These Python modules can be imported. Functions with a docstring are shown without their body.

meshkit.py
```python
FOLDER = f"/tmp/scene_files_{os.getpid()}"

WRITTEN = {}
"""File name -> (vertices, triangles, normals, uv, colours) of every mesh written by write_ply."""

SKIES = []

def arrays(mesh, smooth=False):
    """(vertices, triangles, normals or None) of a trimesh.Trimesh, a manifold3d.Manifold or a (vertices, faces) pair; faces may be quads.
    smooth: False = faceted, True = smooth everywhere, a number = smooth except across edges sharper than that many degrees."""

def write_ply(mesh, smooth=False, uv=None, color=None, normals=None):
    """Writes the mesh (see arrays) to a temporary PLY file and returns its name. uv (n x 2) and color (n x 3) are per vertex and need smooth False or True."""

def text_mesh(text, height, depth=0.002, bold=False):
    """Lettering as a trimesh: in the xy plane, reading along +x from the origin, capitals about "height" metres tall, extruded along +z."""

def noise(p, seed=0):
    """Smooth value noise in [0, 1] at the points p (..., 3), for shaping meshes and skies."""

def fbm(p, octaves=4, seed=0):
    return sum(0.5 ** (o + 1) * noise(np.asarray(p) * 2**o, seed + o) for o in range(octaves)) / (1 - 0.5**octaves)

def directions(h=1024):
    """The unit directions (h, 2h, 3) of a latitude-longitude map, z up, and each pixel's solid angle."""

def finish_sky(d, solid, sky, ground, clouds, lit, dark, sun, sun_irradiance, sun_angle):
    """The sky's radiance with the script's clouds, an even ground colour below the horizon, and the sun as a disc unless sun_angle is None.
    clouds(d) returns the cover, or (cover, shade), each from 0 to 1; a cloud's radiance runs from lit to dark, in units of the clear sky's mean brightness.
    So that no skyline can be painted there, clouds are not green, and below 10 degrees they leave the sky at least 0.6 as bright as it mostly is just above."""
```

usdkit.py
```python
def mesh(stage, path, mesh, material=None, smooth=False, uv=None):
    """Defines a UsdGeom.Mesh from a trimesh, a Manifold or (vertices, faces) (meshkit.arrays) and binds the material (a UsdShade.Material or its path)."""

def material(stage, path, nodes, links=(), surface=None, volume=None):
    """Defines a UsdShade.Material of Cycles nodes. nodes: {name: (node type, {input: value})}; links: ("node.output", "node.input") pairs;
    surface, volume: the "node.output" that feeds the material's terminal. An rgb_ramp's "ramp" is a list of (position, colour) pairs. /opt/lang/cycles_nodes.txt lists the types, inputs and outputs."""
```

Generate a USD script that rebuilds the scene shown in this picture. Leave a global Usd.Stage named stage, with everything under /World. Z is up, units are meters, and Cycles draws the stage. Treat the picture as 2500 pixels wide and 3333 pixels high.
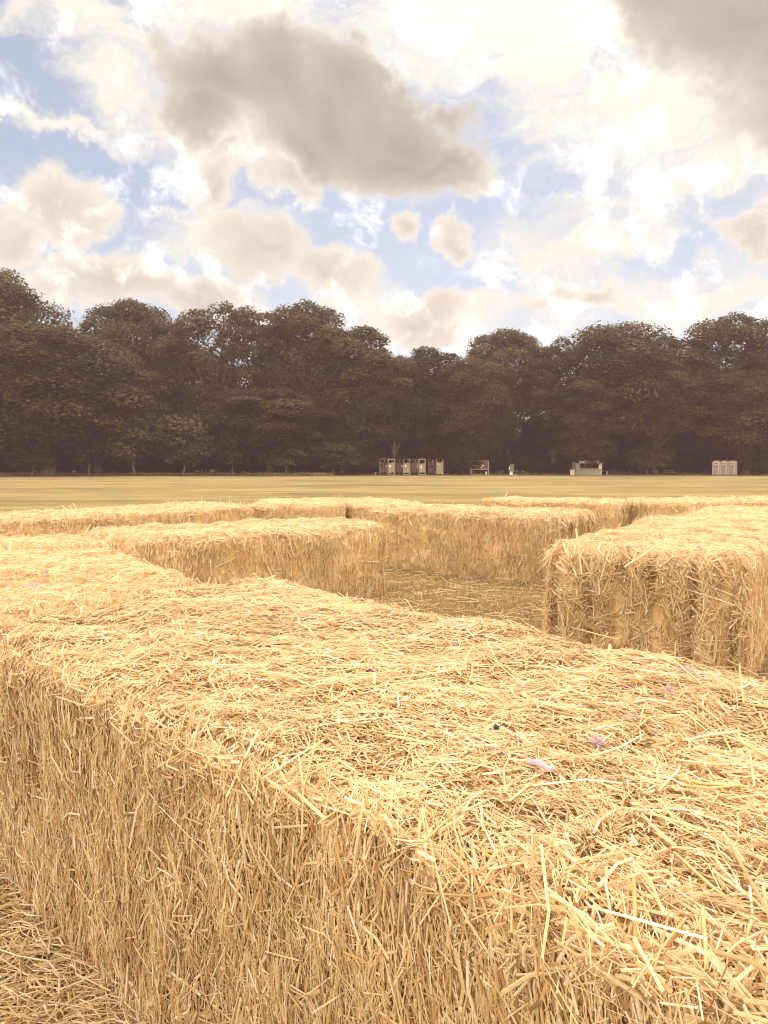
import math, random
import numpy as np
import trimesh
import usdkit, meshkit
from pxr import Usd, UsdGeom, UsdLux, UsdShade, Gf, Sdf, Vt

stage = Usd.Stage.CreateInMemory()
UsdGeom.SetStageUpAxis(stage, UsdGeom.Tokens.z)
UsdGeom.SetStageMetersPerUnit(stage, 1.0)
UsdGeom.Xform.Define(stage, '/World')
UsdGeom.Scope.Define(stage, '/World/Looks')

# ------------------------------------------------------------------ camera, light, exposure
EYE = 1.38                       # camera height
FPX = 770.0                      # focal length in pixels of a 768 px wide picture
PITCH = math.radians(3.38)       # looking slightly down
EXPOSURE = 2.35
SUN_AZ, SUN_EL = math.radians(14), math.radians(57)
SUN_INTENSITY, SUN_ANGLE = 0.16, 14.0
SKY_STRENGTH = 0.05

cam = UsdGeom.Camera.Define(stage, '/World/camera')
cam.CreateHorizontalApertureAttr(24.0)
cam.CreateVerticalApertureAttr(32.0)
cam.CreateFocalLengthAttr(24.0 * FPX / 768)
cam.CreateClippingRangeAttr(Gf.Vec2f(0.05, 3000))
cam.CreateExposureAttr(EXPOSURE)
cam.AddTranslateOp().Set(Gf.Vec3d(0, 0, EYE))
cam.AddRotateXOp().Set(90 - math.degrees(PITCH))


def ray(x, y):
    """direction of the ray through pixel (x, y) of a 768 x 1024 picture"""
    a, b = (x - 384) / FPX, (512 - y) / FPX
    c, s = math.cos(PITCH), math.sin(PITCH)
    return np.array([a, c + b * s, -s + b * c])


def at(x, y, z=0.0):
    d = ray(x, y)
    return np.array([0, 0, EYE]) + d * (z - EYE) / d[2]


def at_depth(x, Y, z=0.0):
    """the point at depth Y and height z that shows in picture column x"""
    depth = Y * math.cos(PITCH) + (EYE - z) * math.sin(PITCH)
    return np.array([(x - 384) / FPX * depth, Y, z])


def mat(name, nodes, links=(), surface=None, volume=None):
    return usdkit.material(stage, '/World/Looks/' + name, nodes, links, surface, volume)


# ---- sky: physical sky with hand placed and unseen fill clouds, all in direction space
D = 0.46294                      # picture coordinates below were read from a 1659 px wide view


def azel(x, y):
    d = ray(x * D, y * D)
    return math.atan2(d[0], d[1]), math.atan2(d[2], math.hypot(d[0], d[1]))


dark_blobs = [(470, 165, 150, 78, 10), (590, 190, 190, 98, 18), (725, 255, 190, 100, 26), (850, 325, 170, 88, 22), (925, 360, 130, 62, 12), (890, 285, 150, 82, 30), (985, 345, 70, 55, 20), (760, 195, 150, 70, 22), (650, 310, 140, 66, 12), (435, 235, 95, 70, 0),
              (1600, 45, 210, 120, 18), (1690, 145, 135, 85, 20), (1470, -50, 220, 90, 10), (1850, 250, 260, 120, 10)]
light_blobs = [(975, 535, 72, 42, 25), (845, 495, 42, 38, 0), (140, 440, 120, 80, 0), (20, 485, 85, 55, 0), (560, 550, 165, 66, 10), (720, 605, 140, 50, 12),
               (230, 610, 230, 58, 4), (420, 640, 170, 50, 0), (440, 405, 75, 75, 20), (500, 325, 120, 70, 10), (600, 405, 95, 50, 0), (1625, 520, 70, 24, 4), (925, 697, 100, 46, 6), (1250, 668, 120, 22, -4), (-80, 600, 150, 55, 0),
               (1020, 385, 75, 48, 0)]
veil_blobs = [(1150, 40, 560, 170, 6), (1380, 230, 360, 140, 12), (1560, 380, 300, 110, 4), (1330, 530, 270, 75, -8), (1450, 640, 420, 60, -6), (255, 195, 125, 80, 35), (380, 265, 130, 55, 40),
              (900, 690, 400, 45, 0), (200, 60, 230, 55, 10), (560, 30, 260, 90, 0), (150, 270, 160, 24, 8), (480, 520, 170, 50, 0)]
SKN = {'tc': ('texture_coordinate', {}), 'xyz': ('separate_xyz', {}),
       'az': ('math', {'math_type': 'arctan2'}), 'el': ('math', {'math_type': 'arcsine'}), 'ae': ('combine_xyz', {}),
       'wn': ('noise_texture', {'scale': 7.0, 'detail': 7.0, 'roughness': 0.62}),
       'wc': ('vector_math', {'math_type': 'subtract', 'vector2': (0.5, 0.5, 0.5)}),
       'ws': ('vector_math', {'math_type': 'scale', 'scale': 0.17}),
       'wa': ('vector_math', {'math_type': 'add'}),
       'fine': ('noise_texture', {'scale': 16.0, 'detail': 8.0, 'roughness': 0.6, 'distortion': 0.3}),
       'soft': ('noise_texture', {'scale': 5.0, 'detail': 5.0, 'roughness': 0.55}),
       'smap': ('mapping', {'scale': (3.0, 12.0, 1.0), 'rotation': (0, 0, 0.12)}),
       'streak': ('noise_texture', {'scale': 2.2, 'detail': 9.0, 'roughness': 0.68, 'distortion': 0.7}),
       }
SKL = [('tc.generated', 'xyz.vector'), ('xyz.x', 'az.value1'), ('xyz.y', 'az.value2'), ('xyz.z', 'el.value1'), ('az.value', 'ae.x'), ('el.value', 'ae.y'),
       ('tc.generated', 'wn.vector'), ('wn.color', 'wc.vector1'), ('wc.vector', 'ws.vector1'), ('ae.vector', 'wa.vector1'), ('ws.vector', 'wa.vector2'),
       ('tc.generated', 'fine.vector'), ('tc.generated', 'soft.vector'), ('wa.vector', 'smap.vector'), ('smap.vector', 'streak.vector')]


SZ = {'dk': 1.2, 'lt': 1.02, 'vl': 1.12}


def blob_group(tag, blobs):
    last = None
    for i, (x, y, sx, sy, rot) in enumerate(blobs):
        a, e = azel(x, y)
        k = D / FPX * math.cos(e) ** 0.5
        n = f'{tag}{i}'
        SKN[n + 'm'] = ('mapping', {'mapping_type': 'texture', 'location': (a, e, 0), 'rotation': (0, 0, -math.radians(rot)), 'scale': (sx * k * SZ[tag], sy * k * SZ[tag], 1)})
        SKN[n + 'l'] = ('vector_math', {'math_type': 'length'})
        SKN[n + 'd'] = ('math', {'math_type': 'subtract', 'value1': 1.0})
        SKL.extend([('wa.vector', n + 'm.vector'), (n + 'm.vector', n + 'l.vector1'), (n + 'l.value', n + 'd.value2')])
        if last:
            SKN[n + 'x'] = ('math', {'math_type': 'smoothmax', 'value3': {'dk': 0.2, 'lt': 0.06, 'vl': 0.15}[tag]})
            SKL.extend([(last, n + 'x.value1'), (n + 'd.value', n + 'x.value2')])
            last = n + 'x.value'
        else:
            last = n + 'd.value'
    return last


def node(name, kind, ins, links=()):
    SKN[name] = (kind, ins)
    SKL.extend((a, f'{name}.{b}') for b, a in links)


gd, gl, gv = blob_group('dk', dark_blobs), blob_group('lt', light_blobs), blob_group('vl', veil_blobs)
# unseen fill clouds over the rest of the sky: planar noise, fading in away from the view
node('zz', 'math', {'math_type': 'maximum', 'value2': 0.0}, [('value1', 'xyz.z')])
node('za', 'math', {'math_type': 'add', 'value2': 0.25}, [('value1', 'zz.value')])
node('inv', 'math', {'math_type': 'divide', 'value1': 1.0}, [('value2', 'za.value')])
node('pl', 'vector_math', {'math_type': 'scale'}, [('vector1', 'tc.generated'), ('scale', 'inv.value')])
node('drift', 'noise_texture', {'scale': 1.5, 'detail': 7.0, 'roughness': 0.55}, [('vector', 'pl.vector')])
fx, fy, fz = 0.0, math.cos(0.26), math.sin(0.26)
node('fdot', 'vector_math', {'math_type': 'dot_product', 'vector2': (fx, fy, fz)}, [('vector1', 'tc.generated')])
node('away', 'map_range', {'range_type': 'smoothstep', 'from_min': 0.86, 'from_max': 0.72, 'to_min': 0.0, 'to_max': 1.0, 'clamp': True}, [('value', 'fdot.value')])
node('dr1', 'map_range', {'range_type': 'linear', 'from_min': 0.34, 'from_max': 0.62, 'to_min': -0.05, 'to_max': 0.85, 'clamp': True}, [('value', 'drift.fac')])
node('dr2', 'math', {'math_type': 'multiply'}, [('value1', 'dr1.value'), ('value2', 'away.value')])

node('fm', 'math', {'math_type': 'multiply_add', 'value2': 0.75, 'value3': -0.375}, [('value1', 'fine.fac')])
node('fmd', 'math', {'math_type': 'multiply_add', 'value2': 0.5, 'value3': -0.25}, [('value1', 'fine.fac')])
node('gd1', 'math', {'math_type': 'add'}, [('value1', gd), ('value2', 'fmd.value')])
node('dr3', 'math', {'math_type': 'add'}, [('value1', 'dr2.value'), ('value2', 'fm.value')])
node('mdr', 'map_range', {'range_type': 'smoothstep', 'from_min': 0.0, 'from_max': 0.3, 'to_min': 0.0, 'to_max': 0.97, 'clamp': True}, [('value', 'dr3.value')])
node('gl1', 'math', {'math_type': 'add'}, [('value1', gl), ('value2', 'fm.value')])
node('stm', 'math', {'math_type': 'multiply_add', 'value2': 2.0, 'value3': -1.0}, [('value1', 'streak.fac')])
node('gv1', 'math', {'math_type': 'add'}, [('value1', gv), ('value2', 'stm.value')])
node('mv', 'map_range', {'range_type': 'smoothstep', 'from_min': -0.2, 'from_max': 0.8, 'to_min': 0.14, 'to_max': 1.0, 'clamp': True}, [('value', 'gv1.value')])
node('ml', 'map_range', {'range_type': 'smoothstep', 'from_min': -0.08, 'from_max': 0.34, 'to_min': 0.0, 'to_max': 0.96, 'clamp': True}, [('value', 'gl1.value')])
node('md', 'map_range', {'range_type': 'smoothstep', 'from_min': -0.03, 'from_max': 0.32, 'to_min': 0.0, 'to_max': 0.97, 'clamp': True}, [('value', 'gd1.value')])
node('softv', 'math', {'math_type': 'multiply_add', 'value2': 0.7, 'value3': -0.35}, [('value1', 'soft.fac')])
node('cl', 'math', {'math_type': 'add'}, [('value1', 'gl1.value'), ('value2', 'softv.value')])
node('cd', 'math', {'math_type': 'add'}, [('value1', 'gd1.value'), ('value2', 'softv.value')])
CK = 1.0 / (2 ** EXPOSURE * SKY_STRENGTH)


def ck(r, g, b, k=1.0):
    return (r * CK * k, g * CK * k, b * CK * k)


node('rl', 'rgb_ramp', {'ramp': [(0.0, ck(1.02, 0.97, 0.86)), (0.18, ck(0.97, 0.90, 0.78)), (0.5, ck(0.83, 0.77, 0.675)), (1.0, ck(0.69, 0.63, 0.545))]}, [('fac', 'cl.value')])
node('rd', 'rgb_ramp', {'ramp': [(0.0, ck(1.05, 0.98, 0.86)), (0.16, ck(0.84, 0.775, 0.68)), (0.5, ck(0.60, 0.54, 0.46)), (1.0, ck(0.48, 0.425, 0.35))]}, [('fac', 'cd.value')])
node('sky', 'sky_texture', {'sky_type': 'single_scattering', 'sun_disc': False, 'sun_elevation': SUN_EL, 'sun_rotation': SUN_AZ, 'altitude': 60.0, 'air_density': 1.0, 'aerosol_density': 1.0, 'ozone_density': 1.0}, [])
sd = (math.sin(SUN_AZ) * math.cos(SUN_EL), math.cos(SUN_AZ) * math.cos(SUN_EL), math.sin(SUN_EL))
node('sdot', 'vector_math', {'math_type': 'dot_product', 'vector2': sd}, [('vector1', 'tc.generated')])
node('sd0', 'math', {'math_type': 'maximum', 'value2': 0.0}, [('value1', 'sdot.value')])
node('sd1', 'math', {'math_type': 'power', 'value2': 24.0}, [('value1', 'sd0.value')])
node('sd2', 'math', {'math_type': 'multiply_add', 'value2': 3.0, 'value3': 1.0}, [('value1', 'sd1.value')])   # thin cloud glows round the veiled sun
node('vr', 'rgb_ramp', {'ramp': [(0.30, ck(0.80, 0.78, 0.78)), (0.46, ck(0.98, 0.93, 0.83)), (0.65, ck(1.02, 0.965, 0.83))]}, [('fac', 'streak.fac')])
node('veil', 'vector_math', {'math_type': 'scale'}, [('vector1', 'vr.color'), ('scale', 'sd2.value')])
node('blue', 'mix_color', {'blend_type': 'multiply', 'fac': 1.0, 'b': (0.55, 0.51, 0.46), 'use_clamp': True}, [('a', 'sky.color')])   # the photograph's warm white balance
node('m1', 'mix_color', {'use_clamp': True}, [('a', 'blue.result'), ('b', 'veil.vector'), ('fac', 'mv.result')])
node('m2', 'mix_color', {'use_clamp': True}, [('a', 'm1.result'), ('b', 'rl.color'), ('fac', 'ml.result')])
node('mdc', 'mix_color', {'b': ck(2.85, 2.67, 2.37), 'use_clamp': True}, [('a', 'm2.result'), ('fac', 'mdr.result')])   # unseen clouds behind the viewer, brightened to fill the bale faces
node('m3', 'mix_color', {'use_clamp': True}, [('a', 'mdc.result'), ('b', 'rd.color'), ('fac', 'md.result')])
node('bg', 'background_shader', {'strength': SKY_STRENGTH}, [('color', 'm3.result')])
# map_range names its output result, math names it value
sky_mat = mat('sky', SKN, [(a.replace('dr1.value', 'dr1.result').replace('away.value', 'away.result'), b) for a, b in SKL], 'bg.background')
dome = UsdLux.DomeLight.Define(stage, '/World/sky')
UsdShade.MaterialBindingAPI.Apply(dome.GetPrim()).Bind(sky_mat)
dome.GetPrim().SetCustomDataByKey('kind', 'structure')

sun = UsdLux.DistantLight.Define(stage, '/World/sun')
sun.CreateIntensityAttr(SUN_INTENSITY)
sun.CreateAngleAttr(SUN_ANGLE)
sun.CreateNormalizeAttr(True)
sun.CreateColorAttr(Gf.Vec3f(1.0, 0.93, 0.82))
sun.AddRotateZOp().Set(-math.degrees(SUN_AZ))
sun.AddRotateXOp().Set(-(90 - math.degrees(SUN_EL)))


# pinkish scattering box, added to lift the dark tones of the wood
HAZE = mat('haze', {'v': ('principled_volume', {'color': (0.93, 0.58, 0.62), 'density': 0.00042, 'anisotropy': 0.2})}, (), None, 'v.volume')
hz_ = usdkit.mesh(stage, '/World/haze', trimesh.creation.box(bounds=[(-460, -120, -1), (460, 620, 44)]), HAZE)
hz_.GetPrim().SetCustomDataByKey('kind', 'stuff')

# ------------------------------------------------------------------ helpers
taken = {}


def numbered(path):
    n = taken.get(path, 0)
    taken[path] = n + 1
    return path if n == 0 else f'{path}_{n:03d}'


def say(prim, label=None, cat=None, group=None, kind=None):
    for k, v in (('label', label), ('category', cat), ('group', group), ('kind', kind)):
        if v:
            prim.SetCustomDataByKey(k, v)


def thing(name, label, cat, loc=(0, 0, 0), rz=0.0, group=None, scale=None):
    x = UsdGeom.Xform.Define(stage, numbered('/World/' + name))
    x.AddTranslateOp().Set(Gf.Vec3d(*map(float, loc)))
    if rz:
        x.AddRotateZOp().Set(math.degrees(rz))
    if scale is not None:
        x.AddScaleOp().Set(Gf.Vec3f(*map(float, scale)))
    say(x.GetPrim(), label, cat, group)
    return x.GetPrim()


def shade_at_random(m, per, seed, tone=None):
    """one random number for each run of PER vertices (a stalk, a leaf), read by the materials"""
    n = len(m.GetPointsAttr().Get())
    r = np.random.default_rng(seed).random(n // per + 1).astype(np.float32).repeat(per)[:n]
    if tone is not None:                                  # sprays of one bough share something of their colour
        r = (0.5 * r + 0.5 * np.asarray(tone, np.float32).repeat(per)).astype(np.float32)
    UsdGeom.PrimvarsAPI(m).CreatePrimvar('rnd', Sdf.ValueTypeNames.FloatArray, 'vertex').Set(Vt.FloatArray.FromNumpy(r))
    return m


def part(name, mesh, material, parent, label=None, kind=None, smooth=False, per=0):
    path = numbered(f'{parent.GetPath()}/{name}')
    m = usdkit.mesh(stage, path, mesh, material, smooth)
    if per:
        shade_at_random(m, per, len(path))
    say(m.GetPrim(), label, kind=kind)
    return m.GetPrim()


def box(sx, sy, sz, c=(0, 0, 0), bevel=0.0, rz=0.0):
    """a box with its centre at c; bevel chamfers the vertical and horizontal edges"""
    if bevel > 0:
        h = np.array([sx, sy, sz]) / 2
        pts = []
        for i in range(3):
            for s in np.array(np.meshgrid([-1, 1], [-1, 1], [-1, 1])).T.reshape(-1, 3):
                q = s * (h - bevel)
                q[i] = s[i] * h[i]
                pts.append(q)
        m = trimesh.convex.convex_hull(np.array(pts))
    else:
        m = trimesh.creation.box((sx, sy, sz))
    if rz:
        m.apply_transform(trimesh.transformations.rotation_matrix(rz, (0, 0, 1)))
    m.apply_translation(c)
    return m


def tube(pts, radii, sides=7):
    p = np.asarray(pts, float)
    r = np.broadcast_to(np.asarray(radii, float), (len(p),))
    t = np.gradient(p, axis=0)
    t /= np.linalg.norm(t, axis=1, keepdims=True) + 1e-12
    ref = np.where(np.abs(t[:, 2:]) < 0.9, [[0, 0, 1.0]], [[1.0, 0, 0]])
    a = np.cross(t, ref)
    a /= np.linalg.norm(a, axis=1, keepdims=True) + 1e-12
    b = np.cross(t, a)
    th = np.arange(sides) * 2 * np.pi / sides
    v = p[:, None] + r[:, None, None] * (np.cos(th)[None, :, None] * a[:, None] + np.sin(th)[None, :, None] * b[:, None])
    i, j = np.meshgrid(np.arange(len(p) - 1), np.arange(sides), indexing='ij')
    q = np.stack([i * sides + j, i * sides + (j + 1) % sides, (i + 1) * sides + (j + 1) % sides, (i + 1) * sides + j], -1).reshape(-1, 4)
    n = len(p) * sides
    v = np.vstack([v.reshape(-1, 3), p[:1], p[-1:]])
    f = np.vstack([q[:, [0, 1, 2]], q[:, [0, 2, 3]],
                   [[n, (k + 1) % sides, k] for k in range(sides)],
                   [[n + 1, n - sides + k, n - sides + (k + 1) % sides] for k in range(sides)]])
    return trimesh.Trimesh(v, f, process=False)


def joined(ms):
    return trimesh.util.concatenate(list(ms))


def fbm(p, octaves=4, seed=0):
    """cheap smooth noise in about -1..1"""
    r = np.random.default_rng(seed)
    out = np.zeros(len(p))
    amp, fr = 1.0, 1.0
    for _ in range(octaves):
        for _ in range(4):
            k = r.normal(size=3)
            k /= np.linalg.norm(k)
            out += amp * np.sin(p @ k * fr * 2 * np.pi + r.uniform(0, 6.28) + 1.3 * np.sin(p @ np.roll(k, 1) * fr * 4.1 + r.uniform(0, 6.28))) * 0.4
        amp *= 0.5
        fr *= 2.03
    return out / 1.6


# ------------------------------------------------------------------ materials
def straw_material(name, stops, rough=0.5, trans=0.3):
    return mat(name, {
        'g': ('geometry', {}), 'at': ('attribute', {'attribute': 'rnd'}),
        'r': ('rgb_ramp', {'ramp': stops}),
        'n': ('noise_texture', {'scale': 2.3, 'detail': 4.0, 'roughness': 0.6}),
        'nr': ('rgb_ramp', {'ramp': [(0.3, (0.84, 0.79, 0.72)), (0.7, (1.06, 1.05, 1.03))]}),
        'f': ('noise_texture', {'scale': 180.0, 'detail': 2.0}),
        'fr': ('rgb_ramp', {'ramp': [(0.3, (0.86, 0.84, 0.8)), (0.7, (1.06, 1.06, 1.05))]}),
        'm': ('mix_color', {'blend_type': 'multiply', 'fac': 1.0}),
        'm2': ('mix_color', {'blend_type': 'multiply', 'fac': 1.0}),
        'p': ('principled_bsdf', {'roughness': rough, 'specular_ior_level': 0.35}),
        't': ('translucent_bsdf', {}),
        'x': ('mix_closure', {'fac': trans}),
    }, [('at.fac', 'r.fac'), ('g.position', 'n.vector'), ('n.fac', 'nr.fac'), ('g.position', 'f.vector'), ('f.fac', 'fr.fac'),
        ('r.color', 'm.a'), ('nr.color', 'm.b'), ('m.result', 'm2.a'), ('fr.color', 'm2.b'), ('m2.result', 'p.base_color'), ('m2.result', 't.color'),
        ('p.BSDF', 'x.closure1'), ('t.BSDF', 'x.closure2')], 'x.closure')


STRAW = straw_material('straw', [(0.0, (0.36, 0.20, 0.09)), (0.10, (0.62, 0.405, 0.19)), (0.45, (0.76, 0.56, 0.305)), (0.82, (0.83, 0.68, 0.425)), (1.0, (0.93, 0.86, 0.68))])
STALK = straw_material('straw_stalk', [(0.0, (0.60, 0.42, 0.16)), (0.5, (0.74, 0.56, 0.27)), (1.0, (0.86, 0.74, 0.48))], 0.42, 0.06)
BODY = mat('packed_straw', {
    'g': ('geometry', {}), 'mp': ('mapping', {'scale': (60, 60, 14)}),
    'n': ('noise_texture', {'scale': 1.0, 'detail': 5.0, 'roughness': 0.7}),
    'r': ('rgb_ramp', {'ramp': [(0.25, (0.44, 0.27, 0.12)), (0.5, (0.64, 0.43, 0.20)), (0.75, (0.74, 0.54, 0.28))]}),
    'b': ('bump', {'strength': 0.8, 'distance': 0.02}),
    'p': ('principled_bsdf', {'roughness': 0.75, 'specular_ior_level': 0.2})},
    [('g.position', 'mp.vector'), ('mp.vector', 'n.vector'), ('n.fac', 'r.fac'), ('r.color', 'p.base_color'), ('n.fac', 'b.height'), ('b.normal', 'p.normal')], 'p.BSDF')
TWINE = mat('pink_twine', {
    'g': ('geometry', {}), 'n': ('noise_texture', {'scale': 300.0, 'detail': 2.0}),
    'r': ('rgb_ramp', {'ramp': [(0.3, (0.42, 0.27, 0.32)), (0.7, (0.58, 0.42, 0.46))]}),
    'p': ('principled_bsdf', {'roughness': 0.6})},
    [('g.position', 'n.vector'), ('n.fac', 'r.fac'), ('r.color', 'p.base_color')], 'p.BSDF')


def grainy(name, c, var=0.18, scale=3.0, rough=0.7, stretch=(1, 1, 1), spec=0.3):
    lo, hi = tuple(x * (1 - var) for x in c), tuple(min(1, x * (1 + var)) for x in c)
    return mat(name, {
        'tc': ('texture_coordinate', {}), 'mp': ('mapping', {'scale': stretch}), 'n': ('noise_texture', {'scale': scale, 'detail': 5.0, 'roughness': 0.65}),
        'r': ('rgb_ramp', {'ramp': [(0.3, lo), (0.7, hi)]}),
        'p': ('principled_bsdf', {'roughness': rough, 'specular_ior_level': spec})},
        [('tc.object', 'mp.vector'), ('mp.vector', 'n.vector'), ('n.fac', 'r.fac'), ('r.color', 'p.base_color')], 'p.BSDF')


WOOD = grainy('weathered_wood', (0.31, 0.23, 0.145), 0.25, 6.0, 0.8, (4, 4, 0.6))
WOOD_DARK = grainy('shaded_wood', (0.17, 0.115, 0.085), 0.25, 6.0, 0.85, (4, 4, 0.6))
PAPER = grainy('paper', (0.75, 0.70, 0.60), 0.06, 4.0, 0.8)
METAL = grainy('steel', (0.55, 0.53, 0.50), 0.1, 8.0, 0.35, spec=0.6)
KHAKI = grainy('kiosk_paint', (0.25, 0.212, 0.135), 0.1, 2.0, 0.6)
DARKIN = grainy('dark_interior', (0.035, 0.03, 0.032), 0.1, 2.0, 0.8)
CREAM = grainy('cream_paint', (0.62, 0.55, 0.44), 0.08, 3.0, 0.6)
RED = grainy('red_paint', (0.42, 0.12, 0.09), 0.08, 3.0, 0.6)
PINKISH = grainy('faded_plastic', (0.45, 0.31, 0.23), 0.15, 5.0, 0.6)
GREYGREEN = grainy('cabinet_paint', (0.13, 0.12, 0.085), 0.12, 4.0, 0.6)
LOO = grainy('loo_plastic', (0.35, 0.275, 0.215), 0.08, 2.0, 0.5)
LOO_DOOR = grainy('loo_door_plastic', (0.27, 0.205, 0.165), 0.08, 2.0, 0.5)
LOO_ROOF = grainy('loo_roof_plastic', (0.56, 0.49, 0.375), 0.06, 2.0, 0.5)
BARK = grainy('bark', (0.13, 0.095, 0.07), 0.35, 2.5, 0.9, (3, 3, 0.5), 0.15)


def leaf_material(name, lo, mid, hi):
    return mat(name, {
        'g': ('attribute', {'attribute': 'rnd'}), 'o': ('object_info', {}),
        'r': ('rgb_ramp', {'ramp': [(0.0, lo), (0.5, mid), (1.0, hi)]}),
        'hv': ('rgb_ramp', {'ramp': [(0.0, (0.86, 0.80, 0.80)), (0.5, (1.0, 1.0, 1.0)), (1.0, (1.12, 1.08, 0.92))]}),
        'm': ('mix_color', {'blend_type': 'multiply', 'fac': 1.0}),
        'p': ('principled_bsdf', {'roughness': 0.6, 'specular_ior_level': 0.1}), 't': ('translucent_bsdf', {}), 'x': ('mix_closure', {'fac': 0.3})},
        [('g.fac', 'r.fac'), ('o.random', 'hv.fac'), ('r.color', 'm.a'), ('hv.color', 'm.b'), ('m.result', 'p.base_color'), ('m.result', 't.color'), ('p.BSDF', 'x.closure1'), ('t.BSDF', 'x.closure2')], 'x.closure')


LEAF = leaf_material('oak_leaves', (0.032, 0.026, 0.008), (0.076, 0.061, 0.018), (0.135, 0.106, 0.031))
LEAF_BUSH = leaf_material('shrub_leaves', (0.035, 0.029, 0.012), (0.07, 0.057, 0.020), (0.11, 0.09, 0.032))
GRASS = leaf_material('grass_blades', (0.29, 0.205, 0.095), (0.42, 0.30, 0.14), (0.56, 0.415, 0.21))
LONGGRASS = leaf_material('long_grass_blades', (0.16, 0.13, 0.052), (0.26, 0.205, 0.08), (0.38, 0.295, 0.12))

# ------------------------------------------------------------------ ground
GROUND = mat('mown_field', {
    'g': ('geometry', {}), 'mp': ('mapping', {'scale': (0.06, 0.15, 1), 'rotation': (0, 0, 0.03)}), 'n': ('noise_texture', {'scale': 1.0, 'detail': 6.0, 'roughness': 0.65}),
    'mq': ('mapping', {'scale': (0.4, 0.6, 1)}), 'n2': ('noise_texture', {'scale': 1.0, 'detail': 4.0, 'roughness': 0.6}),
    'n3': ('noise_texture', {'scale': 45.0, 'detail': 4.0, 'roughness': 0.7}),
    'a': ('math', {'math_type': 'multiply_add', 'value2': 0.55}), 'a2': ('math', {'math_type': 'multiply', 'value2': 0.3}),
    'b': ('math', {'math_type': 'multiply_add', 'value2': 0.26}),
    'r': ('rgb_ramp', {'ramp': [(0.38, (0.112, 0.083, 0.034)), (0.50, (0.185, 0.137, 0.058)), (0.62, (0.28, 0.205, 0.092))]}),
    'bp': ('bump', {'strength': 0.6, 'distance': 0.02}),
    'p': ('principled_bsdf', {'roughness': 0.9, 'specular_ior_level': 0.02})},
    [('g.position', 'mp.vector'), ('mp.vector', 'n.vector'), ('g.position', 'mq.vector'), ('mq.vector', 'n2.vector'), ('g.position', 'n3.vector'),
     ('n2.fac', 'a2.value1'), ('n.fac', 'a.value1'), ('a2.value', 'a.value3'), ('n3.fac', 'b.value1'), ('a.value', 'b.value3'), ('b.value', 'r.fac'), ('r.color', 'p.base_color'),
     ('n3.fac', 'bp.height'), ('bp.normal', 'p.normal')], 'p.BSDF')
gx = np.linspace(-450, 450, 61)
gy = np.concatenate([np.linspace(-110, 0, 8), np.linspace(0.8, 6, 14), np.linspace(10, 60, 5), np.linspace(80, 610, 40)])
GX, GY = np.meshgrid(gx, gy)
gv3 = np.stack([GX.ravel(), GY.ravel(), -0.16 * (lambda q: q * q * (3 - 2 * q))(np.clip((5.0 - GY.ravel()) / 3.2, 0, 1))], 1)
ii, jj = np.meshgrid(np.arange(len(gy) - 1), np.arange(len(gx) - 1), indexing='ij')
k0 = (ii * len(gx) + jj).ravel()
gf = np.stack([k0, k0 + 1, k0 + len(gx) + 1, k0 + len(gx)], 1)
ground = usdkit.mesh(stage, numbered('/World/field'), (gv3, gf), GROUND)
say(ground.GetPrim(), kind='structure')

# ------------------------------------------------------------------ straw bales
BH = 0.80
TOPZ = BH


def L(X, Y):
    """a plan point as first measured (pinhole without tilt) put through the real, tilted camera onto the bale tops"""
    p = at(384 + 770 * X / Y, 466.5 + 446.6 / Y, TOPZ)
    return p[:2]


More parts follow.
